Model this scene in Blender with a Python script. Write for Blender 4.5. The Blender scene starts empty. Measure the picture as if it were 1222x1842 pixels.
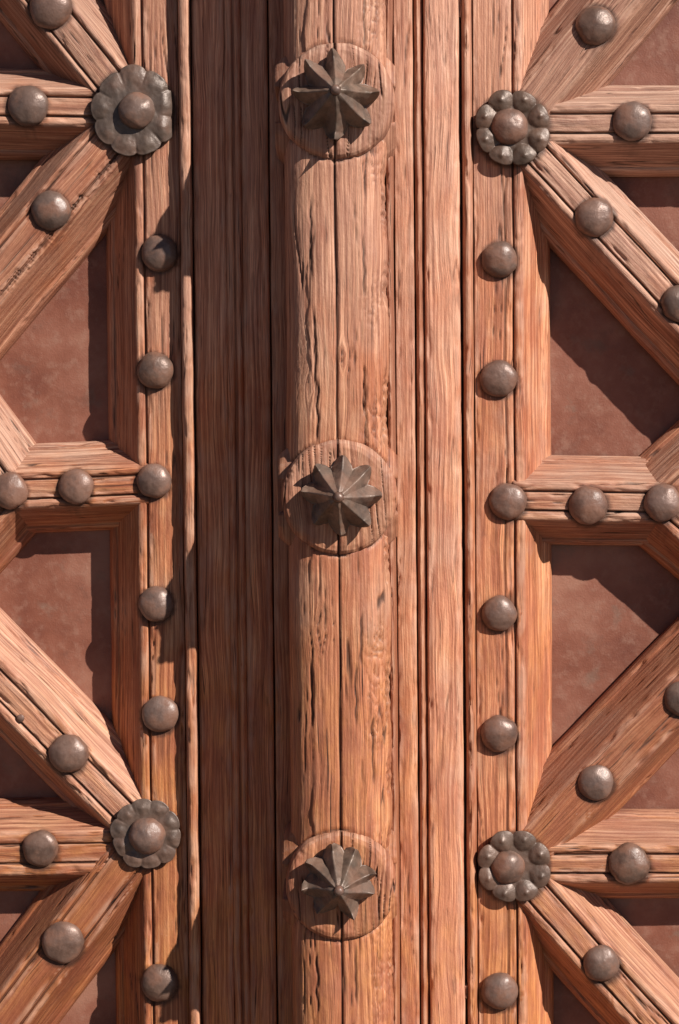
import bpy, math, random
import numpy as np
from mathutils import Vector, Matrix

# ------------------------------------------------------------------ units
# door coordinates: u right, v up, w out of the door, 1 unit = 0.7 mm; w = 0 on the face of the stiles
S = 0.0007
D = 3500.0                      # camera distance
GROUND_V = -1480.0              # threshold below the picture
ZC = -GROUND_V * S
scene = bpy.context.scene
rng = random.Random(7)

# ------------------------------------------------------------------ camera
PITCH, ROLL = math.radians(2.0), math.radians(0.50)
fwd = Vector((0, math.cos(PITCH), -math.sin(PITCH)))
up0 = Vector((0, math.sin(PITCH), math.cos(PITCH)))
r0 = Vector((1, 0, 0))
cam_r = r0 * math.cos(ROLL) - up0 * math.sin(ROLL)
cam_u = r0 * math.sin(ROLL) + up0 * math.cos(ROLL)
cam_loc = Vector((0, 0, 0)) - fwd * D           # in door units, x, y, z
cd = bpy.data.cameras.new('camera'); cam = bpy.data.objects.new('camera', cd)
scene.collection.objects.link(cam); scene.camera = cam
cd.sensor_fit = 'VERTICAL'; cd.sensor_height = 24.0
cd.lens = 24.0 / (2 * 921.0 / D)
cd.clip_start = 0.01; cd.clip_end = 500
M3 = Matrix((cam_r, cam_u, -fwd)).transposed()
cam.matrix_world = Matrix.Translation(cam_loc * S + Vector((0, 0, ZC))) @ M3.to_4x4()

# ------------------------------------------------------------------ light
TX, TY = 1.10, 1.02             # shadow run per unit of relief
to_sun = Vector((TX, -1.0, TY)).normalized()
elev = math.asin(to_sun.z); az = math.atan2(to_sun.x, to_sun.y)
world = bpy.data.worlds.new('World'); scene.world = world; world.use_nodes = True
wn = world.node_tree
sky = wn.nodes.new('ShaderNodeTexSky'); sky.sky_type = 'NISHITA'; sky.sun_disc = False
sky.air_density = 0.35; sky.dust_density = 0.1; sky.sun_elevation = elev; sky.sun_rotation = az
wn.links.new(sky.outputs[0], wn.nodes['Background'].inputs[0])
wn.nodes['Background'].inputs[1].default_value = 0.05
sd = bpy.data.lights.new('sun', 'SUN'); sd.energy = 5.0; sd.angle = math.radians(0.5); sd.color = (1.0, 0.96, 0.89)
so = bpy.data.objects.new('sun', sd); scene.collection.objects.link(so)
so.rotation_euler = (-to_sun).to_track_quat('-Z', 'Y').to_euler()
so.location = (2, -3, 4)
scene.view_settings.view_transform = 'Standard'; scene.view_settings.look = 'None'
scene.view_settings.gamma = 1; scene.view_settings.use_curve_mapping = False
scene.view_settings.exposure = 0.45

# ------------------------------------------------------------------ helpers
def P(px, py, w=0.0):
    """picture point -> (u, v) on the plane at relief w"""
    d = fwd * D + cam_r * (px - 611.0) + cam_u * (921.0 - py)
    t = (-w - cam_loc.y) / d.y
    h = cam_loc + d * t
    return np.array((h.x, h.z))

def U(px, w=0.0, py=921.0): return P(px, py, w)[0]

_perm = np.random.RandomState(3).permutation(512)
_g = np.random.RandomState(5).uniform(0, 2 * np.pi, 512)
_gx, _gy = np.cos(_g), np.sin(_g)
def noise(x, y, seed=0):
    x = np.asarray(x, float); y = np.asarray(y, float)
    xi = np.floor(x).astype(int); yi = np.floor(y).astype(int)
    fx = x - xi; fy = y - yi
    ux = fx * fx * fx * (fx * (fx * 6 - 15) + 10); uy = fy * fy * fy * (fy * (fy * 6 - 15) + 10)
    def gr(ix, iy, dx, dy):
        h = _perm[(_perm[(ix + seed * 37) & 511] + iy + seed * 101) & 511]
        return _gx[h] * dx + _gy[h] * dy
    a = gr(xi, yi, fx, fy); b = gr(xi + 1, yi, fx - 1, fy)
    c = gr(xi, yi + 1, fx, fy - 1); d = gr(xi + 1, yi + 1, fx - 1, fy - 1)
    return 1.5 * ((a + ux * (b - a)) + uy * ((c + ux * (d - c)) - (a + ux * (b - a))))
def fbm(x, y, seed=0, o=3):
    r = 0; k = 1.0
    for i in range(o):
        r = r + noise(x * 2 ** i, y * 2 ** i, seed + i) * k; k *= 0.5
    return r
def sst(a, b, x):
    t = np.clip((x - a) / (b - a), 0, 1); return t * t * (3 - 2 * t)

col = scene.collection
def empty(name, uvw):
    o = bpy.data.objects.new(name, None); col.objects.link(o); o.empty_display_size = 0.05
    o.location = (uvw[0] * S, -uvw[2] * S, uvw[1] * S + ZC); return o
def tag(o, label, cat, group=None, kind=None):
    if label: o['label'] = label
    if cat: o['category'] = cat
    if group: o['group'] = group
    if kind: o['kind'] = kind
def link(o, parent):
    col.objects.link(o)
    if parent is not None:
        bpy.context.view_layer.update()
        o.parent = parent; o.matrix_parent_inverse = Matrix.Identity(4)
    return o
ORIG = {}
def mesh_np(name, co, quads, mat, parent, gc=None, crk=None, tint=None, tris=None, smooth=True, loc=None):
    """co in door units; object origin at loc (door units)"""
    co = np.asarray(co, float)
    if loc is None: loc = co.mean(axis=0)
    loc = np.asarray(loc, float)
    c = co - loc
    xyz = np.stack([c[:, 0], -c[:, 2], c[:, 1]], 1) * S
    me = bpy.data.meshes.new(name)
    quads = np.asarray(quads, np.int32).reshape(-1, 4)
    nt = 0 if tris is None else len(tris)
    nq = len(quads)
    me.vertices.add(len(co)); me.vertices.foreach_set('co', xyz.astype(np.float32).ravel())
    loops = quads.ravel()
    if nt: loops = np.concatenate([loops, np.asarray(tris, np.int32).ravel()])
    me.loops.add(len(loops)); me.loops.foreach_set('vertex_index', loops.astype(np.int32))
    me.polygons.add(nq + nt)
    st = np.concatenate([np.arange(nq) * 4, nq * 4 + np.arange(nt) * 3]).astype(np.int32)
    me.polygons.foreach_set('loop_start', st)
    me.polygons.foreach_set('use_smooth', np.full(nq + nt, smooth, bool))
    me.update(calc_edges=True); me.validate()
    if gc is not None:
        a = me.attributes.new('gc', 'FLOAT_VECTOR', 'POINT'); a.data.foreach_set('vector', np.asarray(gc, np.float32).ravel())
    if crk is not None:
        a = me.attributes.new('crk', 'FLOAT', 'POINT'); a.data.foreach_set('value', np.asarray(crk, np.float32).ravel())
    if tint is not None:
        a = me.attributes.new('tint', 'FLOAT_VECTOR', 'POINT')
        a.data.foreach_set('vector', np.tile(np.asarray(tint, np.float32), (len(co), 1)).ravel())
    me.materials.append(mat)
    o = bpy.data.objects.new(name, me)
    po = ORIG.get(parent.name, (0, 0, 0)) if parent is not None else None
    if parent is None:
        o.location = (loc[0] * S, -loc[2] * S, loc[1] * S + ZC)
    else:
        d = loc - np.asarray(po); o.location = (d[0] * S, -d[2] * S, d[1] * S)
    col.objects.link(o)
    if parent is not None: o.parent = parent
    ORIG[o.name] = tuple(loc)
    return o
def grid_quads(n, m, off=0, wrap=False):
    i = np.arange(n - 1)[:, None]; j = np.arange(m if wrap else m - 1)[None, :]
    j2 = (j + 1) % m
    a = i * m + j; b = i * m + j2; c = (i + 1) * m + j2; d = (i + 1) * m + j
    if wrap: b, d = d, b
    return np.stack([a, b, c, d], -1).reshape(-1, 4) + off

# ------------------------------------------------------------------ materials
def nodes_of(name):
    m = bpy.data.materials.new(name); m.use_nodes = True
    nt = m.node_tree; b = nt.nodes['Principled BSDF']
    return m, nt, b
class NB:
    def __init__(s, nt): s.nt = nt
    def n(s, t, **k):
        x = s.nt.nodes.new(t)
        for a, v in k.items(): setattr(x, a, v)
        return x
    def put(s, sock, v):
        if isinstance(v, bpy.types.NodeSocket): s.nt.links.new(v, sock)
        else: sock.default_value = v
    def math(s, op, a, b=None, c=None, clamp=False):
        x = s.n('ShaderNodeMath', operation=op, use_clamp=clamp); s.put(x.inputs[0], a)
        if b is not None: s.put(x.inputs[1], b)
        if c is not None: s.put(x.inputs[2], c)
        return x.outputs[0]
    def attr(s, name, o='Vector'): return s.n('ShaderNodeAttribute', attribute_name=name).outputs[o]
    def vmul(s, v, k):
        x = s.n('ShaderNodeVectorMath', operation='MULTIPLY'); s.put(x.inputs[0], v); s.put(x.inputs[1], k); return x.outputs[0]
    def vadd(s, v, k):
        x = s.n('ShaderNodeVectorMath', operation='ADD'); s.put(x.inputs[0], v); s.put(x.inputs[1], k); return x.outputs[0]
    def noise(s, v, scale=1, det=3, rough=.5, dist=0):
        x = s.n('ShaderNodeTexNoise'); s.put(x.inputs['Vector'], v)
        x.inputs['Scale'].default_value = scale; x.inputs['Detail'].default_value = det
        x.inputs['Roughness'].default_value = rough; x.inputs['Distortion'].default_value = dist
        return x.outputs['Fac']
    def mix(s, f, a, b, blend='MIX'):
        x = s.n('ShaderNodeMix', data_type='RGBA', blend_type=blend); s.put(x.inputs[0], f)
        s.put(x.inputs[6], a); s.put(x.inputs[7], b); return x.outputs[2]
    def ramp(s, f, pts):
        x = s.n('ShaderNodeValToRGB'); s.put(x.inputs[0], f); e = x.color_ramp.elements
        while len(e) < len(pts): e.new(0.5)
        for i, (p, c) in enumerate(pts):
            e[i].position = p; e[i].color = c if len(c) == 4 else (*c, 1)
        return x.outputs[0]
    def step(s, f, a, b):
        x = s.n('ShaderNodeMapRange', interpolation_type='SMOOTHSTEP'); s.put(x.inputs[0], f)
        x.inputs[1].default_value = a; x.inputs[2].default_value = b; return x.outputs[0]
    def bump(s, h, strength, dist, normal=None):
        x = s.n('ShaderNodeBump'); x.inputs['Strength'].default_value = strength; x.inputs['Distance'].default_value = dist
        s.put(x.inputs['Height'], h)
        if normal is not None: s.put(x.inputs['Normal'], normal)
        return x.outputs[0]
def g(c): return (*c, 1)

def make_wood():
    m, nt, b = nodes_of('weathered_wood'); q = NB(nt)
    gc = q.attr('gc'); crk = q.attr('crk', 'Fac')
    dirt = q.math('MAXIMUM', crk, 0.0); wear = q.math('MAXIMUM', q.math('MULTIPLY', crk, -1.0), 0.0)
    tint = q.n('ShaderNodeSeparateXYZ'); q.put(tint.inputs[0], q.attr('tint'))
    tv, th, tg = tint.outputs
    warp = q.noise(q.vmul(gc, (0.005, 0.02, 1)), 1, 2)
    wv = q.n('ShaderNodeCombineXYZ'); q.put(wv.inputs[1], q.math('MULTIPLY', q.math('SUBTRACT', warp, .5), 12.0))
    p = q.vadd(gc, wv.outputs[0])
    streak = q.noise(q.vmul(p, (0.0036, 0.22, 1)), 1, 5, .76)
    fine = q.noise(q.vmul(p, (0.011, 0.85, 1)), 1, 2.5, .72)
    pore = q.noise(q.vmul(p, (0.02, 0.75, 2)), 1, 1.5, .6)
    pore_m = q.step(pore, 0.60, 0.76)
    strk = q.noise(q.vmul(p, (0.0065, 0.42, 2.3)), 1, 1.6, .5)
    clus = q.noise(q.vmul(gc, (0.0035, 0.018, 4.1)), 1, 2)
    strk = q.math('ADD', strk, q.math('MULTIPLY', q.math('SUBTRACT', clus, .5), .34))
    crack = q.step(strk, 0.715, 0.745)
    blot = q.noise(q.vmul(gc, (0.009, 0.014, 1)), 1, 5, .62)
    tn = q.n('ShaderNodeNewGeometry')
    posn = q.noise(tn.outputs['Position'], 3.6, 4, .6)
    base = q.ramp(streak, [(.34, (.165, .045, .018)), (.44, (.262, .077, .032)), (.53, (.372, .124, .054)), (.66, (.545, .232, .112))])
    # orange varnish that survived lower down, pinkish grey weathering higher up
    pz = q.n('ShaderNodeSeparateXYZ'); q.put(pz.inputs[0], tn.outputs['Position'])
    hgt = q.math('ADD', q.math('MULTIPLY', q.math('SUBTRACT', pz.outputs[2], 0.42), .80), q.math('MULTIPLY', q.math('SUBTRACT', posn, .5), 1.6), clamp=True)
    orange = q.mix(q.step(streak, .34, .66), g((.26, .074, .021)), g((.54, .215, .072)))
    base = q.mix(q.math('MULTIPLY', q.math('MULTIPLY', q.step(blot, .40, .62), .85), q.math('SUBTRACT', 1.12, hgt), clamp=True), base, orange)
    red = q.step(q.noise(q.vmul(gc, (0.006, 0.020, 5.3)), 1, 4, .62), .48, .66)
    base = q.mix(q.math('MULTIPLY', red, .62), base, g((.245, .066, .032)))
    grey = q.math('MULTIPLY', q.step(q.math('ADD', q.math('MULTIPLY', blot, .7), q.math('MULTIPLY', hgt, .40)), .44, .72), .40)
    nz = q.n('ShaderNodeSeparateXYZ'); q.put(nz.inputs[0], tn.outputs['True Normal'])
    rain = q.math('MULTIPLY', q.step(nz.outputs[2], .25, .75), q.math('ADD', .0, q.math('MULTIPLY', blot, .70)))
    grey = q.math('ADD', q.math('ADD', grey, tg), rain, clamp=True)
    pale = q.ramp(streak, [(.34, (.19, .094, .068)), (.5, (.38, .215, .153)), (.66, (.58, .39, .295))])
    base = q.mix(grey, base, pale)
    base = q.mix(th, base, g((.30, .085, .040)))
    amp = q.math('ADD', .45, q.math('MULTIPLY', q.step(q.noise(q.vmul(gc, (0.008, 0.02, 9.1)), 1, 3, .6), .38, .66), 1.15))
    vv = q.n('ShaderNodeCombineXYZ'); val = q.math('MULTIPLY', tv, q.math('ADD', 1.0, q.math('MULTIPLY', q.math('MULTIPLY', q.math('SUBTRACT', fine, .5), 1.35), amp)))
    for i in range(3): q.put(vv.inputs[i], val)
    base = q.mix(1.0, base, vv.outputs[0], 'MULTIPLY')
    base = q.mix(q.math('MULTIPLY', pore_m, .30), base, g((.10, .034, .018)))
    base = q.mix(q.math('MULTIPLY', wear, .42), base, g((.62, .37, .26)))
    base = q.mix(q.math('MULTIPLY', crack, .88), base, g((.032, .013, .009)))
    # dark stains
    st = q.step(q.noise(q.vmul(gc, (0.010, 0.035, 7.7)), 1, 5, .65), .60, .74)
    base = q.mix(q.math('MULTIPLY', st, .45), base, g((.11, .045, .028)))
    base = q.mix(dirt, base, g((.030, .014, .010)))  # darkens splits, profile grooves, and stud grime with its painted contact shade
    # pale specks and scuffs
    sp = q.noise(q.vmul(gc, (0.13, 0.20, 1)), 1, 3, .65)
    base = q.mix(q.math('MULTIPLY', q.step(sp, .70, .78), .40), base, g((.62, .43, .34)))
    q.put(b.inputs['Base Color'], base)
    ro = q.math('ADD', q.math('MULTIPLY', q.noise(q.vmul(gc, (0.03, .05, 1)), 1, 3), .5), .34)
    q.put(b.inputs['Roughness'], ro); b.inputs['Specular IOR Level'].default_value = .36
    h = q.math('MULTIPLY', q.math('ADD', q.math('MULTIPLY', fine, .75), q.math('MULTIPLY', streak, .6)), amp)
    h = q.math('SUBTRACT', h, q.math('MULTIPLY', pore_m, .30))
    h = q.math('SUBTRACT', h, q.math('MULTIPLY', crack, 1.5))
    h = q.math('ADD', h, q.math('MULTIPLY', q.noise(q.vmul(gc, (.16, .34, 1)), 1, 4, .75), .75))
    q.put(b.inputs['Normal'], q.bump(h, .9, .0008))
    return m
WOOD = make_wood()

def make_panel():
    m, nt, b = nodes_of('red_brown_panel_paint'); q = NB(nt)
    pos = q.n('ShaderNodeNewGeometry').outputs['Position']
    n1 = q.noise(pos, 9, 5, .6); n2 = q.noise(pos, 60, 4, .65); n3 = q.noise(pos, 420, 3, .6)
    base = q.ramp(n1, [(.32, (.135, .040, .024)), (.45, (.19, .064, .038)), (.55, (.225, .083, .052)), (.68, (.28, .125, .082))])
    base = q.mix(q.math('MULTIPLY', q.step(n2, .48, .72), .45), base, g((.29, .15, .105)))
    base = q.mix(q.math('MULTIPLY', q.step(q.noise(pos, 26, 4, .6), .58, .74), .5), base, g((.17, .115, .085)))
    base = q.mix(q.math('MULTIPLY', q.step(n3, .58, .8), .25), base, g((.34, .2, .16)))
    scr = q.noise(q.vmul(pos, (60, 1, 900)), 1, 2, .6)
    base = q.mix(q.math('MULTIPLY', q.step(scr, .62, .72), .22), base, g((.12, .06, .045)))
    base = q.mix(q.math('MULTIPLY', q.step(q.noise(pos, 14, 6, .7), .55, .70), .40), base, g((.115, .058, .042)))
    q.put(b.inputs['Base Color'], base)
    q.put(b.inputs['Roughness'], q.math('ADD', q.math('MULTIPLY', n2, .4), .35)); b.inputs['Specular IOR Level'].default_value = .35
    h = q.math('ADD', q.math('MULTIPLY', n2, .8), q.math('MULTIPLY', n3, .35))
    q.put(b.inputs['Normal'], q.bump(h, .5, .0018))
    return m
PANEL = make_panel()

def make_metal(name, c0, c1, c2, rough=.36, metal=.75, sc=1.0, rust=.5):
    m, nt, b = nodes_of(name); q = NB(nt)
    tc = q.n('ShaderNodeNewGeometry').outputs['Position']
    n1 = q.noise(tc, 38 * sc, 4, .6); n2 = q.noise(tc, 210, 4, .65); n3 = q.noise(tc, 900, 2, .6)
    base = q.ramp(n1, [(.32, c0), (.52, c1), (.72, c2)])
    rnd = q.n('ShaderNodeObjectInfo').outputs['Random']
    rv = q.n('ShaderNodeCombineXYZ')
    for i, (lo, hi) in enumerate(((.80, 1.25), (.78, 1.15), (.74, 1.12))): q.put(rv.inputs[i], q.math('ADD', lo, q.math('MULTIPLY', rnd, hi - lo)))
    base = q.mix(1.0, base, rv.outputs[0], 'MULTIPLY')
    r2 = q.math('FRACT', q.math('MULTIPLY', rnd, 7.31))
    base = q.mix(q.math('MULTIPLY', r2, .45), base, g((.135, .095, .082)))
    rm = q.math('MULTIPLY', q.step(q.noise(tc, 34, 4, .6), .44, .66), rust)
    base = q.mix(rm, base, g((.185, .080, .048)))
    base = q.mix(q.math('MULTIPLY', q.step(n2, .55, .75), .28), base, g((.07, .05, .04)))
    base = q.mix(q.math('MULTIPLY', q.step(n2, .62, .36), .06), base, g((.42, .34, .29)))
    q.put(b.inputs['Base Color'], base)
    q.put(b.inputs['Metallic'], q.math('SUBTRACT', metal, q.math('MULTIPLY', rm, .5), clamp=True))
    q.put(b.inputs['Roughness'], q.math('ADD', q.math('MULTIPLY', n2, .3), rough - .12))
    h = q.math('ADD', q.math('MULTIPLY', n1, 1.2), q.math('ADD', q.math('MULTIPLY', n2, .6), q.math('MULTIPLY', n3, .12)))
    q.put(b.inputs['Normal'], q.bump(h, .5, .0016))
    return m
STUDM = make_metal('hammered_brown_iron', (.085, .046, .034), (.150, .084, .062), (.205, .122, .093), .38, .22, 1, .7)
ROSM = make_metal('dark_bronze_sheet', (.050, .031, .021), (.082, .051, .035), (.118, .076, .054), .42, .22, .8, .30)
STARM = make_metal('cast_grey_bronze', (.075, .050, .036), (.145, .098, .072), (.225, .158, .120), .40, .22, 1.4, .4)

def make_ground():
    m, nt, b = nodes_of('sandy_paving'); q = NB(nt)
    pos = q.n('ShaderNodeNewGeometry').outputs['Position']
    base = q.ramp(q.noise(pos, 5, 6, .6), [(.3, (.10, .08, .062)), (.7, (.17, .135, .105))])
    q.put(b.inputs['Base Color'], base); b.inputs['Roughness'].default_value = .85
    q.put(b.inputs['Normal'], q.bump(q.noise(pos, 80, 4), .5, .004))
    return m
GROUND = make_ground()

# ------------------------------------------------------------------ where the studs sit
LSTUDS = ((90, 12, 38), (49, 189, 36), (91, 378, 35), (286, 455, 33), (279, 666, 33), (276, 865, 31), (136, 875, 32), (16, 883, 33),
          (280, 1087, 32), (288, 1286, 33), (122, 1357, 35), (72, 1528, 33), (113, 1697, 38), (287, 1770, 34))
RSTUDS = ((1073, 44, 35), (1139, 217, 35), (1070, 390, 35), (1224, 545, 33), (900, 466, 32), (898, 681, 33), (914, 902, 33), (1059, 909, 35), (1193, 904, 34),
          (899, 1104, 32), (899, 1321, 33), (1073, 1409, 32), (1228, 1257, 32), (1133, 1556, 37), (1083, 1735, 33), (900, 1785, 33))
RINGS = [(*P(x, y, 0), r) for x, y, r in LSTUDS + RSTUDS + ((240, 200, 76), (263, 1500, 60), (922, 231, 66), (925, 1558, 64))]

# ------------------------------------------------------------------ timber builder
def resample(prof, da):
    prof = np.asarray(prof, float)
    seg = np.hypot(*np.diff(prof, axis=0).T)
    out = [prof[0]]
    for a, b_, l in zip(prof[:-1], prof[1:], seg):
        n = max(1, int(round(l / da)))
        for k in range(1, n + 1): out.append(a + (b_ - a) * k / n)
    return np.array(out)

def timber(name, prof, A, B, parent, tint=(1, 0, .05), da=2.4, ds=5.0, grain=1.0, wob=1.0, chip=1.0, cracks=1.0,
           fcut=None, dirt=1.0, hook=None, mat=None, knots=(), w0=0.0, ends=True):
    """sweep a profile (t across, w out) from A to B (u, v), with grain, splits, worn arrises"""
    A = np.asarray(A, float); B = np.asarray(B, float)
    L = np.hypot(*(B - A)); d = (B - A) / L
    nrm = np.array((d[1], -d[0]))           # t axis: to the right of the direction of travel
    pr = resample(prof, da)
    m = len(pr); n = max(2, int(L / ds) + 1)
    arc = np.concatenate([[0], np.cumsum(np.hypot(*np.diff(pr, axis=0).T))])
    tg = np.gradient(pr, axis=0); tg /= np.maximum(np.hypot(tg[:, 0], tg[:, 1])[:, None], 1e-6)
    pn = np.stack([-tg[:, 1], tg[:, 0]], 1)
    # make the normals point out
    if pn[m // 2, 1] < 0: pn = -pn
    # convexity -> wear
    ang = np.unwrap(np.arctan2(pn[:, 1], pn[:, 0])); cv = -np.gradient(ang)
    if np.sum(cv) < 0: cv = -cv
    k = np.array([1, 2, 4, 6, 4, 2, 1.]); k /= k.sum()
    cvx = np.convolve(np.pad(cv, 3, mode='edge'), k, 'valid')
    edge = np.clip(cvx * 7, 0, 1)[None, :]
    sd_ = rng.randrange(1, 180)
    s = np.linspace(0, L, n)[:, None]; a = arc[None, :] + 0 * s
    ss = s + 0 * a
    aw = a + 6 * fbm(ss / 300, a / 90, sd_, 2)
    for (ks, ka, kr, kh) in knots:
        dd = np.exp(-(((ss - ks) / (kr * 1.6)) ** 2 + ((a - ka) / kr) ** 2))
        aw = aw + kh * dd * np.sign(a - ka + 1e-3) * -1 + kh * .3 * dd * noise(ss / 9, a / 9, sd_)
    disp = .8 * wob * fbm(ss / 220, a / 80, sd_ + 3, 2)
    disp += grain * (.15 * noise(ss / 190, aw / 6, sd_ + 5) + .45 * noise(ss / 130, aw / 2.4, sd_ + 6) + .25 * noise(ss / 9, aw / 6, sd_ + 7))
    # worn edges
    wr = np.clip(fbm(ss / 55, a / 30, sd_ + 8, 3) - .12, 0, 1.2)
    disp -= chip * edge * (.3 + 5.0 * wr)
    # splits along the grain
    c1 = np.abs(noise(ss / 380, aw / 19, sd_ + 10)); gate = sst(.12, .34, noise(ss / 170, aw / 34, sd_ + 12))
    ck = (1 - sst(.012, .055, c1)) * gate * cracks
    disp -= 3.2 * ck
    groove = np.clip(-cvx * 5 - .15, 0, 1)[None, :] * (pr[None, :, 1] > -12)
    crk = np.clip(ck * .8 + .75 * dirt * groove * (.75 + .5 * noise(ss / 60, a / 20, sd_ + 13)), 0, 1)  # splits and concave profile lines get a darker colour
    wearm = edge * np.clip(.45 + 1.0 * fbm(ss / 70, a / 25, sd_ + 16, 3), 0, 1) * (pr[None, :, 1] > -60)
    disp = disp * np.clip(np.abs(pn[:, 1]) * 1.5, .12, 1)[None, :]
    if hook is not None:
        dd, cc = hook(ss, a, pr[None, :, 0] + 0 * ss, pr[None, :, 1] + 0 * ss)
        disp = disp + dd; crk = np.clip(np.maximum(crk, cc), 0, 1)
    t = pr[None, :, 0] + pn[None, :, 0] * disp
    w = pr[None, :, 1] + pn[None, :, 1] * disp + w0
    # the arrises wander
    t = t + .8 * wob * fbm(ss / 160, 0 * ss + sd_ * 1.7, sd_ + 14, 2) * (np.abs(pr[None, :, 0]) > 1)
    uu = A[0] + d[0] * ss + nrm[0] * t; vv = A[1] + d[1] * ss + nrm[1] * t
    # grime ring with contact shade painted into it, and rust, under every stud
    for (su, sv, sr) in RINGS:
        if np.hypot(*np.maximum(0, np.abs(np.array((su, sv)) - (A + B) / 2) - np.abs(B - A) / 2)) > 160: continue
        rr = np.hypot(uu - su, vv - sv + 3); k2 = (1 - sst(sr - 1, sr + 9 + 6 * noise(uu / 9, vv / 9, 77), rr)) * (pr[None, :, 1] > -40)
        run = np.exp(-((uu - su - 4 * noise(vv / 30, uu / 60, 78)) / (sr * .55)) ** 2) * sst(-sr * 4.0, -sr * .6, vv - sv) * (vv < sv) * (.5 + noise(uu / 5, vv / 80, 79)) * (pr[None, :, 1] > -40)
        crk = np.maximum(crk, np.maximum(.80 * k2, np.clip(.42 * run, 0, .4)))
    crk = np.where(crk > .04, crk, crk - wearm * (1 - crk))
    co = np.stack([uu, vv, w], -1).reshape(-1, 3)
    off = rng.uniform(0, 900)
    gcv = np.stack([ss + off, aw + off * .7, 0 * ss + off * .013], -1).reshape(-1, 3)
    q = grid_quads(n, m)
    # underside and ends close the piece
    base = len(co)
    qs = [q]
    lowest = pr[:, 1].min() + w0 - 14
    back = []
    for i in (0, n - 1):
        row = co[i * m:(i + 1) * m].copy(); row[:, 2] = lowest; back.append(row)
    co = np.concatenate([co] + back); gcv = np.concatenate([gcv, gcv[:m], gcv[(n - 1) * m:n * m]])
    crk = np.concatenate([crk.ravel(), np.zeros(2 * m)])
    j = np.arange(m - 1)
    qs.append(np.stack([base + j, base + j + 1, j + 1, j], 1))
    e = (n - 1) * m
    qs.append(np.stack([e + j, e + j + 1, base + m + j + 1, base + m + j], 1))
    # sides
    i = np.array([0])
    return mesh_np(name, co, np.concatenate(qs), mat or WOOD, parent, gcv, crk, tint)

def bar_profile(ht=35, gr=17, base=82, depth=85, gd=5, bead=True):
    h = []
    if bead:
        h += [(0, 0), (gr - 2.2, -.3), (gr - 1, -gd - 2), (gr + 1.2, -gd - 2), (gr + 3, -1), (gr + 7, .8), (ht - 4, 0.3), (ht - 1, -2)]
    else:
        h += [(0, 0.4), (ht - 12, 0), (ht - 3, -1)]
    h += [(ht + 1, -5), (base - 13, -depth + 19), (base - 10.5, -depth + 19.5), (base - 7, -depth + 17), (base - 3.5, -depth + 11 - 4), (base, -depth + 4 - 6), (base + .5, -depth - 12)]
    # monotone tail
    h[-4:] = [(base - 7, -depth + 18.5), (base - 3, -depth + 13), (base, -depth + 3), (base + .5, -depth - 10)]
    r = np.array(h); l = r[::-1].copy(); l[:, 0] *= -1
    return np.concatenate([l[:-1], r])

# ------------------------------------------------------------------ metal builders
def stud_mesh(R, H, seed):
    """hammered dome with a flattened, faceted crown; returns verts, quads, tris (local)"""
    nr, na = 12, 36
    rs = np.sin(np.linspace(0.06, 1, nr) * math.pi / 2) ** .9
    th = np.arange(na) / na * 2 * np.pi
    r, t = np.meshgrid(rs, th, indexing='ij')
    x = np.cos(t); y = np.sin(t)
    rr = R * (1 + .06 * noise(x * 1.1 + seed * 3.1, y * 1.1, 4) + .03 * noise(x * 2.6 + seed, y * 2.6, 9))
    px, py = r * rr * x, r * rr * y
    w = H * np.sqrt(np.clip(1 - (r * .985) ** 2.3, 0, 1))
    # hammer flats
    rs2 = np.random.RandomState(seed)
    for k in range(9):
        a = rs2.uniform(0, 6.283); tilt = rs2.uniform(.15, .75)
        nx, ny = math.cos(a) * math.sin(tilt), math.sin(a) * math.sin(tilt); nz = math.cos(tilt)
        # plane that shaves the dome slightly
        ex = np.array((px, py, w * R / H * .8))
        dist = ex[0] * nx + ex[1] * ny + ex[2] * nz
        lim = R * rs2.uniform(.78, .90)
        over = np.clip(dist - lim, 0, None)
        w = w - over * nz * H / R * .9; px = px - over * nx * .5; py = py - over * ny * .5
    w = w + .35 * noise(px / 6 + seed * 5, py / 6, 11)
    w = w + (px * rs2.uniform(-.07, .07) + py * rs2.uniform(-.07, .07)) * (w / H)
    co = [np.stack([px, py, w], -1).reshape(-1, 3)]
    n0 = nr * na
    co.append(np.array([[0, 0, co[0][:na, 2].mean() + .1]]))
    rim = co[0][-na:].copy(); rim[:, 2] = -9
    co.append(rim)
    q = grid_quads(nr, na, 0, True)
    j = np.arange(na); j2 = (j + 1) % na
    q2 = np.stack([(nr - 1) * na + j, n0 + 1 + j, n0 + 1 + j2, (nr - 1) * na + j2], 1)
    tr = np.stack([np.full(na, n0), j, j2], 1)
    return np.concatenate(co), np.concatenate([q, q2]), tr
_sc = [0]
def stud(px, py, R, parent, w=2.0, H=None, name='stud', mat=None):
    _sc[0] += 1
    H = H or R * rng.uniform(.50, .64)
    u, v = P(px, py, w + H * .5)
    sc = (D - w) / D
    co, q, tr = stud_mesh(R * sc, H, _sc[0])
    co = co + np.array((u, v, w))
    return mesh_np(name, co, q, mat or STUDM, parent, tris=tr, loc=(u, v, w))

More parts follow.
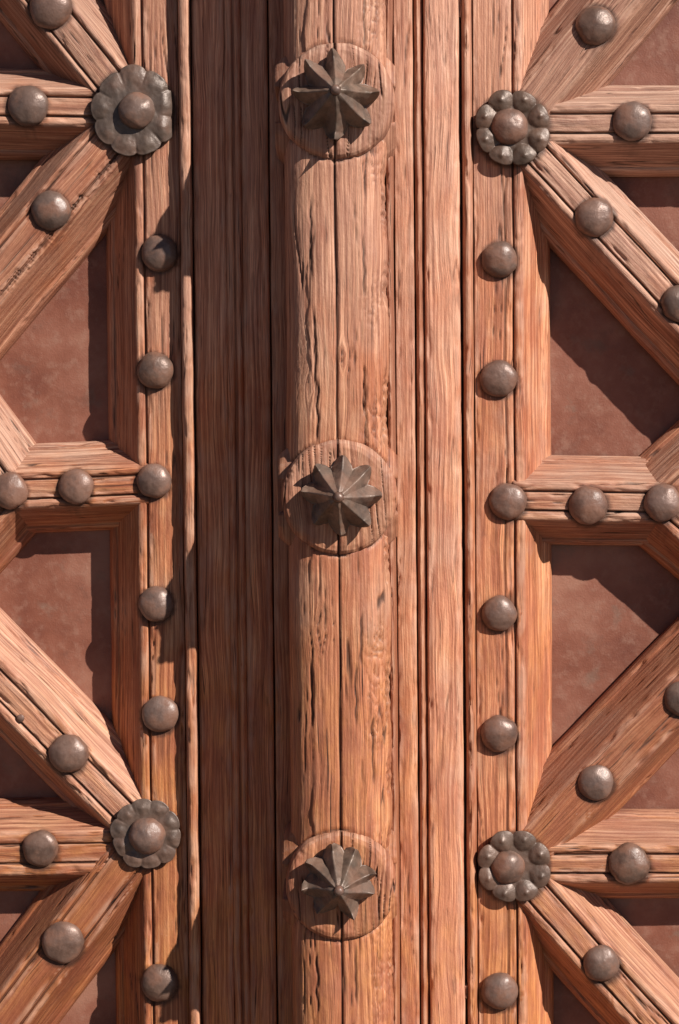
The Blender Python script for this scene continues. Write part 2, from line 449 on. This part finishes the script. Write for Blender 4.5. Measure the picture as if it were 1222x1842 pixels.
def rosette(px, py, R, nl, parent, kind, rot=0.0, w=4.0, sx=1.0, bend=0.0):
    """round sheet rosette: lobes round the rim, a stud in the middle"""
    u, v = P(px, py, w + 8); R = R * (D - w) / D
    nr, na = 34, nl * 22
    t = np.arange(na) / na * 2 * np.pi
    rr = np.linspace(.12, 1, nr)
    r, th = np.meshgrid(rr, t, indexing='ij')
    ph = ((th - rot) * nl / (2 * np.pi)) % 1.0 - .5          # -.5..  .5 inside one lobe
    idx = np.floor((th - rot) * nl / (2 * np.pi)).astype(int) % nl
    jr = np.random.RandomState(int(px)); amp = jr.uniform(-.045, .045, nl)
    c = np.abs(ph) * 2
    depth = {'lobes': .15, 'petals': .13, 'scallop': .09}[kind]
    edge = 1 - depth * (1 - np.sqrt(np.clip(1 - c ** 2.2, 0, 1))) + amp[idx] * (1 - c)
    x = r * R * edge * np.cos(th); y = r * R * edge * np.sin(th)
    if kind == 'lobes':
        lx = (r * edge - .77) * R; ly = ph * 2 * np.pi / nl * R * .77
        dd = np.sqrt(lx ** 2 + ly ** 2) / (R * .335)
        ww = 9 + 7.5 * np.clip(1 - dd ** 2, 0, 1) ** .85 + 3.0 * np.exp(-(dd / .2) ** 2)
        ww = np.where(dd > 1, 9 - 4 * sst(.85, 1, r), ww)
    elif kind == 'petals':
        lx = (r * edge - .72) * R; ly = ph * 2 * np.pi / nl * R * .72
        dd = np.sqrt((lx / 1.1) ** 2 + ly ** 2) / (R * .28)
        ww = 9 + 2.4 * np.exp(-(dd / .5) ** 2) - 1.0 * (1 - np.cos(c * np.pi)) * .5 * sst(.45, .95, r) - 2.2 * sst(.80, 1, r)
        ww = ww - 1.6 * np.exp(-((1 - c) / .09) ** 2) * sst(.6, .9, r)
    else:
        lx = (r * edge - .74) * R; ly = ph * 2 * np.pi / nl * R * .74
        dd = np.sqrt(lx ** 2 + ly ** 2) / (R * .16)
        ww = 9 + 2.8 * np.exp(-(dd / .7) ** 2) - 1.6 * sst(.8, 1, r) - 1.2 * np.exp(-((1 - c) / .18) ** 2) * sst(.6, .9, r)
    ww = ww + 1.5 * noise(x / 30 + px, y / 30, 21) + .5 * noise(x / 9, y / 9 + px, 22)
    if bend:                                              # the rim on one side is folded back
        ww = ww - bend * sst(.62, 1.05, x / R) * 1.0
        x = np.where(x > .84 * R, .84 * R + (x - .84 * R) * .45, x)
    x = x * sx
    co = [np.stack([x, y, ww], -1).reshape(-1, 3)]
    n0 = nr * na
    rim = co[0][-na:].copy(); rim[:, :2] *= .985; rim[:, 2] -= 4.5; co.append(rim)
    rim2 = rim.copy(); rim2[:, :2] *= .9; rim2[:, 2] = -8; co.append(rim2)
    q = [grid_quads(nr, na, 0, True)]
    j = np.arange(na); j2 = (j + 1) % na
    q.append(np.stack([(nr - 1) * na + j, n0 + j, n0 + j2, (nr - 1) * na + j2], 1))
    q.append(np.stack([n0 + j, n0 + na + j, n0 + na + j2, n0 + j2], 1))
    co = np.concatenate(co) + np.array((u, v, w))
    return mesh_np('rosette', co, np.concatenate(q), ROSM, parent, loc=(u, v, w))

def star_boss(px, py, R, angles, lens, parent, w, seed):
    u, v = P(px, py, w + 22); k = (D - w) / D; R = R * k
    rs = np.random.RandomState(seed)
    # core
    na = 28; th = np.arange(na) / na * 2 * np.pi
    prof = [(27, -6), (27, 8), (24, 22), (20, 40), (15, 52), (12, 58)]
    co = np.array([[r * math.cos(a), r * math.sin(a), z] for r, z in prof for a in th])
    q = grid_quads(len(prof), na, 0, True)
    root = mesh_np('star_boss', co + np.array((u, v, w)), q, STARM, parent, loc=(u, v, w))
    for ang, ln in zip(angles, lens):
        a = math.radians(ang); RL = ln * k
        nx, ny = 30, 21
        X = np.linspace(0, 1, nx)[:, None] * np.ones((1, ny)); Y = np.linspace(-1, 1, ny)[None, :] * np.ones((nx, 1))
        r = 9 + (RL - 9) * X
        wid = np.interp(X, [0, .22, .45, .62, .80, .93, 1.0], [9, 13.5, 18.5, 20.0, 15.0, 8.5, 3.2]) * rs.uniform(.80, 1.12)
        y = Y * wid
        curl = rs.uniform(-5, 11); lift = rs.uniform(-6, 5); twist = rs.uniform(-.22, .22)
        ridge = np.interp(X, [0, .15, .35, .6, .8, 1], [68, 63, 50, 36, 28, 29 + curl])
        fold = np.interp(X, [0, .2, .5, .8, 1], [5, 14, 30, 24, 10])
        z = ridge - fold * np.abs(Y) ** 1.15 + .7 * np.cos(np.abs(Y) * 22 + X * 4) * np.clip(np.abs(Y) * 1.5, 0, 1) * .45
        y = y + 6.0 * math.sin(rs.uniform(0, 6)) * X ** 2
        z = z + lift * X ** 1.2 + twist * y + 1.4 * noise(r / 13 + seed, y / 9 + ang, 31)
        x = r
        top = np.stack([x, y, z], -1).reshape(-1, 3)
        bot = top.copy(); bot[:, 2] -= 5.0; bot[:, 1] *= .88; bot[:, 0] = 9 + (bot[:, 0] - 9) * .985
        q1 = grid_quads(nx, ny)[:, ::-1]; nn = nx * ny
        q2 = q1[:, ::-1] + nn
        i = np.arange(nx - 1)
        sl = np.stack([i * ny, (i + 1) * ny, nn + (i + 1) * ny, nn + i * ny], 1)
        sr = np.stack([i * ny + ny - 1, nn + i * ny + ny - 1, nn + (i + 1) * ny + ny - 1, (i + 1) * ny + ny - 1], 1)
        j = np.arange(ny - 1)
        tp = (nx - 1) * ny
        se = np.stack([tp + j, nn + tp + j, nn + tp + j + 1, tp + j + 1], 1)
        allc = np.concatenate([top, bot])
        ca, sa = math.cos(a), math.sin(a)
        c2 = np.stack([allc[:, 0] * ca - allc[:, 1] * sa + u, allc[:, 0] * sa + allc[:, 1] * ca + v, allc[:, 2] + w], 1)
        mesh_np('petal', c2, np.concatenate([q1, q2, sl, sr, se]), STARM, root, loc=(u + 9 * ca, v + 9 * sa, w + 40))
    # collar and nail head
    prof = [(17, 46), (17, 55), (14.5, 61), (11, 64), (8.8, 66), (8.4, 71), (7.6, 74.5), (5.2, 77), (2.4, 78), (.3, 78.2)]
    co = np.array([[r * (1 + .04 * math.sin(3 * a_ + seed)) * math.cos(a_), r * math.sin(a_), z] for r, z in prof for a_ in th])
    mesh_np('nail_head', co + np.array((u, v, w)), grid_quads(len(prof), na, 0, True), STUDM, root, loc=(u, v, w + 40))
    return root

# ------------------------------------------------------------------ ground
gm = bpy.data.meshes.new('paving')
gm.from_pydata([(-60, -120, 0), (60, -120, 0), (60, 1.5, 0), (-60, 1.5, 0)], [], [(0, 1, 2, 3)]); gm.materials.append(GROUND)
go = bpy.data.objects.new('paving', gm); col.objects.link(go); tag(go, None, None, kind='structure')

TOPV = 1330.0
BOTV = GROUND_V + 2

# ------------------------------------------------------------------ things
left = empty('door_leaf', (U(140), BOTV, -85)); ORIG[left.name] = (U(140), BOTV, -85)
tag(left, 'studded wooden door leaf with thin flat scalloped sheet rosettes', 'door', 'pair of door leaves')
right = empty('door_leaf', (U(1080), BOTV, -85)); ORIG[right.name] = (U(1080), BOTV, -85)
tag(right, 'studded wooden door leaf with rosettes of eight round bulging lobes', 'door', 'pair of door leaves')
mull = empty('mullion', (U(611), BOTV, -85)); ORIG[mull.name] = (U(611), BOTV, -85)
tag(mull, 'rounded wooden mullion with carved discs and star bosses between the two door leaves', 'mullion')

# ---- mullion: side boards, reeds, post
def vert(name, prof_px, wref, parent, **k):
    """upright timber; profile given as (picture x at mid height, w)"""
    pts = np.array([(U(x, w), w) for x, w in prof_px])
    mid = pts[:, 0].mean(); pts[:, 0] -= mid
    return timber(name, pts, (mid, BOTV), (mid, TOPV), parent, **k)

# travel is upward, so the t axis is +u
vert('board', [(354.5, -60), (355, 4), (358, 8), (385, 9), (408, 8), (411, 6.5), (412.6, 5), (412.8, -50)], 0, mull, tint=(1.62, .10, .0), dirt=.4, cracks=.3, chip=.6, grain=.6)
vert('bead_moulding', [(412.3, -40), (412.5, 5), (415, 9), (419, 12), (423, 11.5), (426, 9), (427.5, 7.5), (429, 9), (432, 12), (436, 12.5), (439, 10), (441.3, 6), (441.6, -40)], 0, mull, dirt=.7, tint=(1.5, .15, 0), cracks=.2, grain=.6, chip=.5, ds=6)
vert('board', [(441, -50), (441.2, 5), (445, 8.5), (465, 10), (485, 9), (489, 6), (490, -50)], 0, mull, dirt=.3, tint=(1.62, .05, .05), cracks=.3, chip=.6, grain=.6)
vert('fillet_strip', [(491.5, -50), (492, 12), (495, 17), (508, 18), (530, 18), (531, -40)], 0, mull, tint=(1.35, .15, .05), dirt=.3, cracks=.3)
vert('fillet_strip', [(697, -40), (698, 70), (700, 100), (705, 103), (709, 92), (711.5, 60), (713, 20), (714, -40)], 0, mull, tint=(.88, .35, .1), cracks=1.5, chip=1.6, wob=2.0, grain=1.8, ds=3, da=2)
vert('fillet_strip', [(714, -40), (714.6, 16), (722, 17), (745, 17), (748.4, 13), (749.2, -50)], 0, mull, tint=(1.22, .0, .12), cracks=.8)
vert('bead_moulding', [(750.5, -45), (751, 6), (753, 12), (757, 16), (761, 13), (763, 7), (764, 4), (766, 4), (766.5, -45)], 0, mull, tint=(.98, .15, .05), cracks=.4, chip=.7, ds=6)
vert('board', [(767, -50), (767.5, 8), (770, 13), (776, 15), (800, 16), (824, 15), (829, 12), (831, 6), (831.5, -60)], 0, mull, tint=(1.50, .0, .26), cracks=.5, grain=.5, knots=((1230, 25, 9, 8), (1420, 20, 7, 6)))

vert('backing_board', [(326, -90), (327, -26), (600, -25), (858, -26), (859, -90)], 0, mull, tint=(.7, .2, .1), ds=20, da=8)
PW = 210.0                       # crest of the post
DISC = [(606, 180, 103), (611, 894, 103), (614, 1595, 99)]
dcv = [(P(x, y, PW + 8), r * (D - PW) / D) for x, y, r in DISC]
pu = U(610, PW - 60)
hw = 88.0
pp = [(-hw, -40), (-hw, 20), (-hw, 128)]
for k in range(1, 40):
    x = -math.cos(math.pi * k / 40.0)
    pp.append((x * hw, 136 + (PW - 136) * (1 - abs(x) ** 2.9) ** (1 / 2.9)))
pp += [(hw, 128), (hw, 20), (hw, -40)]
def post_hook(ss, a, t, w):
    v = BOTV + ss
    d = 0 * ss; c = 0 * ss
    # the long joint down the middle
    cx = -1.5 + 1.6 * noise(v / 160, 0 * v + 3.3, 41)
    j = np.exp(-((t - cx) / 1.55) ** 2); d = d - 8 * j; c = np.maximum(c, np.clip(j * 1.25, 0, 1))
    # the two halves do not quite match
    d = d + 1.2 * np.sign(t - cx) * noise(v / 300, 0 * v, 42)
    # worn band along the left shoulder, a ragged step
    e = -48 + 6 * fbm(v / 70, 0 * v + 9.1, 43, 3)
    d = d - 3.2 * (1 - sst(-3, 3, t - e)) * sst(-.35, .25, noise(v / 230, 0 * v + 1, 44)) * sst(-90, -80, t)
    pit = .55 * sst(.38, .75, noise(v / 70, t / 3.6, 45)) * (.6 + noise(v / 11, t / 8, 53)) * np.exp(-((t - e - 4) / 11) ** 2); d = d - 6 * pit; c = np.maximum(c, .35 * pit)
    # crackled, eroded wood on the right flank
    z = np.exp(-((t - 62) / 20) ** 2) * sst(.0, .4, noise(v / 190 + 4, 0 * v, 46) + .25)
    cells = np.abs(noise(v / 17, t / 12 + .3 * noise(v / 30, t / 30, 48), 47))
    ck = (1 - sst(.03, .16, cells)) * z; d = d - 3.4 * ck - 2 * z * noise(v / 22, t / 10, 49); c = np.maximum(c, .38 * ck)
    # rotten channel where the flank meets the strip
    rt = np.exp(-((t - 83) / 5) ** 2) * sst(-.2, .35, noise(v / 120 + 7, 0 * v, 50)); d = d - 7 * rt * (1 + noise(v / 9, t / 6, 51)); c = np.maximum(c, .25 * rt)
    # a few deep checks
    for (vx, vy, ln, dep) in ((655, 700, 46, 7), (659, 760, 70, 5), (566, 640, 90, 4), (571, 740, 60, 5), (672, 1350, 70, 6), (640, 1250, 60, 4), (560, 1250, 60, 5), (655, 480, 60, 3), (560, 430, 80, 3), (650, 1150, 50, 4), (575, 1560, 60, 4), (640, 1750, 60, 4), (570, 1770, 60, 4), (655, 40, 50, 4)):
        cu, cvv = P(vx, vy, PW - 10); cu -= pu
        q = np.exp(-((t - cu - 3 * noise(v / 25, 0 * v + vx, 52)) / 1.7) ** 2) * sst(ln, ln * .6, np.abs(v - cvv)); d = d - dep * q; c = np.maximum(c, .9 * q)
    # cut back where the carved discs are
    for (cc, r) in dcv:
        rr = np.hypot(t + pu - cc[0], v - cc[1]); d = d - 7.0 * (1 - sst(r * .93, r * 1.0, rr))
        gv = np.exp(-((rr - r - 2.2) / 2.2) ** 2) * sst(-.35, .25, fbm(t / 40, v / 40, 55, 3)); d = d - 4.0 * gv; c = np.maximum(c, .7 * gv)
    return d, c
def kpos(px, py):
    u, v = P(px, py, PW - 10)
    return v - BOTV, (u - pu) + 92 + 150 + 10
timber('post', pp, (pu, BOTV), (pu, TOPV), mull, tint=(1.20, .0, .08), da=2.2, ds=4.0, hook=post_hook, cracks=1.0, grain=1.15, chip=.2,
       knots=tuple((*kpos(x, y), r, h) for x, y, r, h in ((600, 640, 26, 14), (620, 700, 16, 10), (680, 640, 14, 9), (640, 1130, 18, 9), (560, 330, 20, 8))))

# where the gap beside the leaf is bridged by torn wood
for ya, yb in ((-60, 30), (1774, 1796)):
    cu = U(834.5, 8); va, vb = P(834, yb, 8)[1], P(834, ya, 8)[1]
    timber('torn_splinter', [(-5, -30), (-4.5, 4), (-2, 9), (1, 8), (3.5, 3), (4, -30)], (cu, va), (cu, vb), mull, tint=(1.1, 0, .25), ds=2, da=1.5, chip=2.5, wob=2.5)

# carved discs, cut from the same log
def medallion(i):
    (c, r) = dcv[i]
    nr, na = 80, 300
    rr = np.concatenate([np.linspace(.004, .9, 64), np.linspace(.915, 1.0, 12), [1.012, 1.016, 1.016, 1.0]])
    prof = np.interp(rr[:76], [0, .55, .86, .94, .985, 1.0], [PW + 10, PW + 10.5, PW + 10, PW + 8, PW + 4, PW - 2])
    prof = np.concatenate([prof, [PW - 4, PW - 16, PW - 60, PW - 130]])
    th = np.arange(na) / na * 2 * np.pi
    R_, T_ = np.meshgrid(rr, th, indexing='ij'); W = prof[:, None] + 0 * R_
    wr = r * (1 + .012 * fbm(np.cos(T_) * 2 + i * 9, np.sin(T_) * 2, 61, 2))
    x = R_ * wr * np.cos(T_); y = R_ * wr * np.sin(T_)
    fl = (R_ < .985)
    aw = x + 6 * fbm(y / 170, x / 70, 62 + i, 2)
    d = .5 * noise(y / 120, aw / 6, 63 + i) + .6 * noise(y / 110, aw / 3.6, 64 + i) + .4 * noise(y / 8, x / 6, 69) + 1.6 * fbm(y / 60, x / 60, 65 + i, 2)
    ck = (1 - sst(.015, .06, np.abs(noise(y / 260, aw / 15, 66 + i)))) * sst(.0, .3, noise(y / 90, aw / 26, 67 + i))
    j = np.exp(-((x + c[0] - pu + 1.5) / 1.9) ** 2)
    d = d - 4.5 * ck - 8 * j
    # eroded rim
    d = d - 5 * sst(.86, 1, R_) * np.clip(fbm(np.cos(T_) * 4 + i * 5, np.sin(T_) * 4, 68, 3) - .05, 0, 1)
    W = W + d * np.where(fl, 1, .3)
    co = np.stack([x + c[0], y + c[1], W], -1).reshape(-1, 3)
    n0 = len(co); co = np.concatenate([co, [[c[0], c[1], PW + 2]]])
    off = 100 + 313 * i
    gcv = np.stack([y + off, aw + off, 0 * x + off * .013], -1).reshape(-1, 3); gcv = np.concatenate([gcv, gcv[:1]])
    crk = np.clip(np.concatenate([(np.maximum(ck * .8, j)).ravel(), [1]]), 0, 1)
    jj = np.arange(na); tr = np.stack([np.full(na, n0), jj, (jj + 1) % na], 1)
    return mesh_np('carved_disc', co, grid_quads(len(rr), na, 0, True), WOOD, mull, gcv, crk, (1.05, .05, .18), tris=tr, loc=(c[0], c[1], PW))
for i in range(3): medallion(i)

# square shoulders behind each disc: their corners peep out as ears
def ear(i, sx, sy):
    (c, r) = dcv[i]
    x0, x1 = c[0] + sx * 52, c[0] + sx * (r * (1.085 if sx < 0 else 1.035)); ya, yb = c[1] + sy * r * .30, c[1] + sy * r * .96
    n = 12
    X, Y = np.meshgrid(np.linspace(0, 1, n), np.linspace(0, 1, n), indexing='ij')
    wz = (198 if sx < 0 else 186) - 18 * X - 20 * Y ** 2 + 3 * fbm(X * 3 + i, Y * 3 + sx, 71, 2)
    # outer corner is worn round
    yy = ya + (yb - ya) * Y * (1 - .38 * X ** 2.5); xx = x0 + (x1 - x0) * X
    co = np.stack([xx, yy, wz], -1).reshape(-1, 3); low = co.copy(); low[:, 2] = 30
    q = grid_quads(n, n); nn = n * n; qs = [q]
    e = [np.arange(n), np.arange(n) * n + n - 1, nn - 1 - np.arange(n), (n - 1 - np.arange(n)) * n]
    for k in e: qs.append(np.stack([k[:-1], nn + k[:-1], nn + k[1:], k[1:]], 1))
    co = np.concatenate([co, low])
    gcv = np.stack([co[:, 1] + 50 * i, co[:, 0], 0 * co[:, 0] + i], 1)
    mesh_np('shoulder', co, np.concatenate(qs), WOOD, mull, gcv, np.zeros(len(co)), (.92, .15, .1))
for i in range(3):
    for sx in (-1, 1):
        for sy in (-1, 1): ear(i, sx, sy)

star_boss(604, 171, 78, (90, 47, 2, -45, -88, -133, 179, 136), (82, 74, 78, 80, 80, 78, 77, 80), mull, PW + 9, 1)
star_boss(609, 893, 74, (80, 38, -3, -46, -90, -137, 171, 130), (74, 78, 78, 76, 70, 66, 68, 70), mull, PW + 9, 2)
star_boss(610, 1591, 74, (103, 62, 22, -18, -66, -124, 181, 139), (76, 70, 70, 66, 68, 66, 68, 74), mull, PW + 9, 3)

# ---- leaves: stiles
LS = dict(cracks=.9, da=2.3, ds=4.5)
vert('stile', [(196, -100), (199, -82), (201, -74), (204, -69), (209, -66), (212, -66.5), (247, -7), (249.5, -2), (254, .5), (260, .5), (263.5, -1), (264.6, -7), (267, -7), (268.5, -1), (271, 0), (300, .3), (326, 0), (330, -1), (331, -40)], 0, left, tint=(1.10, .0, .0), **LS)
vert('edge_moulding', [(330.5, -40), (330.8, 2), (331, 17), (333, 23), (337, 26), (343, 26.5), (348, 25), (350.5, 20), (352, 8), (352.5, -50)], 0, left, tint=(1.1, .0, .08), da=2.0, ds=4, chip=.9, cracks=.6, wob=1.8)
def stile_hook(ss, a, t, w):
    v = BOTV + ss; cx = -30 + 7 * noise(v / 260, 0 * v + 2, 81)
    q = np.exp(-((t - cx) / 1.5) ** 2) * sst(-.1, .1, noise(v / 330 + 2, 0 * v, 82) + .25) * (w > -3)
    return -4.5 * q, np.clip(q, 0, 1) * .85
vert('stile', [(855, -40), (856, -1), (860, 0), (890, .4), (921, 0), (923.7, -1), (925, -7), (927.2, -7), (928.5, -1), (932, .8), (940, .5), (944, -2), (946, -7), (976, -64), (978, -66), (981, -67), (985, -70), (989, -76), (990.5, -84), (992, -100)], 0, right, tint=(1.30, .0, .08), hook=stile_hook, **LS)
vert('edge_moulding', [(834.5, -60), (835, -6), (837, 8), (841, 15), (846, 16.5), (850, 13), (853, 5), (854.4, 0), (854.7, -40)], 0, right, tint=(1.05, .1, .05), da=2.0, ds=4, chip=1.3, cracks=.6)

# ---- leaves: lattice bars
def bar(name, a, b, parent, w0, ext=0.0, tint=(1, 0, 0), prof=None, **k):
    A = P(*a, 0); B = P(*b, 0)
    if ext: B = B + (B - A) / np.hypot(*(B - A)) * ext
    pr = bar_profile() if prof is None else prof
    kw = dict(cracks=1.0, da=2.4, ds=5.0); kw.update(k)
    return timber(name, pr, A, B, parent, tint=tint, w0=w0, **kw)
def isect(a, d1, b, d2):
    M_ = np.array([[d1[0], -d2[0]], [d1[1], -d2[1]]]); t = np.linalg.solve(M_, np.array(b, float) - np.array(a, float))
    return (a[0] + d1[0] * t[0], a[1] + d1[1] * t[0])

def tool_marks(t0, sa, sb, pitch, depth, seed):
    def h(ss, a, t, w):
        n = ss / pitch + 1.1 * noise(ss / 21, 0 * ss, seed) + .5 * noise(ss / 9, t / 5, seed + 4)
        f = np.abs((n % 1.0) - .5)
        c = t0 + 4 * noise(ss / 30, 0 * ss, seed + 1) + ((np.floor(n) * 7919) % 5 - 2) * 2.4
        q = (1 - sst(.06, .26, f)) * np.exp(-((t - c) / 6.5) ** 2) * sst(sa, sa + 25, ss) * sst(sb, sb - 25, ss) * sst(-.25, .05, noise(ss / 45, 0 * ss + 3, seed + 2) + .1)
        return -depth * q, .15 * q
    return h
# left leaf
R1, R2, Y1 = (241, 200), (262, 1500), (12, 883)
N1 = isect((241, 200), (-149, 178), Y1, (-.59, -.80)); N2 = isect((262, 1500), (-140, -143), Y1, (-.66, .75))
wide = bar_profile(ht=40, gr=27, base=88, gd=3.2); plain = bar_profile(ht=36, base=84, bead=False)
bar('rail', (262, 193), (-330, 186), left, 2.0, tint=(1.0, .0, .06))
bar('rail', (268, 871), (12, 882), left, 2.6, tint=(1.06, .0, .0), chip=1.5)
bar('rail', (262, 1533), (-330, 1541), left, 2.0, tint=(1.0, .0, .02), prof=bar_profile(ht=40, gr=17, base=86, gd=3))
bar('brace', R1, (-250, -402), left, 3.6, tint=(.86, .05, .12), prof=bar_profile(ht=37, gr=24))
bar('brace', R1, N1, left, 4.4, ext=20, tint=(1.04, .10, .0), prof=wide, hook=tool_marks(-30, 60, 420, 11, 2.3, 91), da=2.0, ds=2.6)
bar('brace', R2, N2, left, 3.6, ext=20, tint=(1.18, .0, .34), prof=bar_profile(ht=38, gr=20), chip=1.6)
bar('brace', R2, (-193, 2101), left, 4.4, tint=(.88, .38, .0), prof=wide)
bar('brace', Y1, N1, left, 1.2, tint=(1.0, 0, .2)); bar('brace', Y1, N2, left, -1.4, tint=(.98, .1, 0))
bar('rail', N1, (-330, N1[1]), left, 2.2); bar('rail', N2, (-330, N2[1]), left, 2.2)

# right leaf
Q1, Q2, Y2 = (922, 231), (925, 1560), (1195, 905)
O1 = isect((922, 232), (147, 157), Y2, (.74, -.67)); O2 = isect((925, 1560), (146, -151), Y2, (.76, .65))
bar('rail', (905, 222), (1550, 221), right, 2.0, tint=(1.0, .0, .30))
bar('rail', (922, 900), (1195, 904), right, 2.6, tint=(1.0, .05, .24), chip=1.4)
bar('rail', (905, 1554), (1550, 1553), right, 2.0, tint=(.98, .05, .15))
bar('brace', Q1, (1402, -357), right, 3.8, tint=(.94, .08, .26), prof=plain)
bar('brace', (922, 232), O1, right, 4.4, ext=20, tint=(1.12, .0, .26), prof=bar_profile(ht=37, gr=21, gd=6))
bar('brace', Q2, O2, right, 3.6, ext=20, tint=(.88, .30, .05), prof=plain, chip=1.6)
bar('brace', Q2, (1405, 2092), right, 4.4, tint=(1.1, .0, .22), prof=bar_profile(ht=37, gr=21, gd=6))
bar('brace', Y2, O1, right, 1.2, tint=(1.0, .1, .1)); bar('brace', Y2, O2, right, -1.4, tint=(.98, .15, .1))
bar('rail', O1, (1550, O1[1]), right, 2.2); bar('rail', O2, (1550, O2[1]), right, 2.2)

# outer stiles and bottom / top rails, beyond the picture
for lf, x in ((left, -375), (right, 1595)):
    c = U(x); timber('stile', bar_profile(ht=50), (c, BOTV), (c, TOPV), lf, w0=1, ds=20, da=8)
for lf, xa, xb in ((left, -370, 250), (right, 950, 1590)):
    for vv in (BOTV + 84, TOPV - 84):
        timber('rail', bar_profile(ht=50), (U(xa), vv), (U(xb), vv), lf, w0=-2, ds=20, da=8)

# ---- leaves: panels between the bars
_pc = [0]
def panel(pts, parent, extra=0.0):
    _pc[0] += 1
    w = (-91 if parent is left else -101) - .6 * (_pc[0] % 4) - extra
    c = np.array([P(x, y, w) for x, y in pts]); n = len(c)
    co = np.concatenate([np.column_stack([c, np.full(n, w)]), np.column_stack([c, np.full(n, w - 16)])])
    area = sum(c[i][0] * c[(i + 1) % n][1] - c[(i + 1) % n][0] * c[i][1] for i in range(n))
    me = bpy.data.meshes.new('panel'); loc = co.mean(axis=0); k = co - loc
    idx = list(range(n)) if area > 0 else list(range(n))[::-1]
    fs = [idx, [i + n for i in idx[::-1]]] + [[idx[i], idx[i] + n, idx[(i + 1) % n] + n, idx[(i + 1) % n]] for i in range(n)]
    me.from_pydata([(a * S, -b_ * S, v * S) for a, v, b_ in k], [], fs); me.materials.append(PANEL)
    o = bpy.data.objects.new('panel', me); po = np.array(ORIG[parent.name]); d = loc - po
    o.location = (d[0] * S, -d[2] * S, d[1] * S); col.objects.link(o); o.parent = parent
XL, XR, YT, YB = -370, 1590, -380, 2360
for lf, X0, X1, xs, r1, r2, yn, n1, n2, ra, rb in (
        (left, XL, XL, 235, R1, R2, Y1, N1, N2, (-250, -402), (-193, 2101)),
        (right, XR, XR, 955, Q1, Q2, Y2, O1, O2, (1402, -357), (1405, 2092))):
    m_ = (xs, yn[1])
    panel([r1, n1, yn, m_], lf); panel([m_, yn, n2, r2], lf)
    panel([r1, (X0, r1[1] - 8), (X0, n1[1]), n1], lf, 18 if lf is left else 0); panel([r2, n2, (X0, n2[1]), (X0, r2[1])], lf)
    panel([n1, (X0, n1[1]), (X0, n2[1]), n2, yn], lf)
    panel([r1, ra, (X0, ra[1]), (X0, r1[1] - 8)], lf); panel([r1, (r1[0], YT), ra], lf)
    panel([r2, (X0, r2[1]), (X0, rb[1]), rb], lf); panel([r2, rb, (X0, rb[1]), (X0, YB), (r2[0], YB)], lf)

# ---- rosettes and studs
ro = rosette(242, 200, 82, 9, left, 'petals', rot=math.radians(72), w=7, sx=.95, bend=15)
stud(245, 197, 33, ro, w=15, H=24, name='centre_stud')
ro = rosette(263, 1500, 64, 10, left, 'scallop', rot=math.radians(8), w=7)
stud(264, 1505, 33, ro, w=15, H=24, name='centre_stud')
ro = rosette(922, 231, 69, 8, right, 'lobes', rot=math.radians(0), w=6)
stud(917, 226, 33, ro, w=11, H=24, name='centre_stud')
ro = rosette(925, 1558, 67, 8, right, 'lobes', rot=math.radians(2), w=6)
stud(914, 1562, 31, ro, w=11, H=24, name='centre_stud')
for x, y, r in LSTUDS: stud(x, y, r, left)
for x, y, r in RSTUDS: stud(x, y, r, right)
# a small nail in the brace
stud(37, 1292, 7, left, w=4, H=4, name='nail')
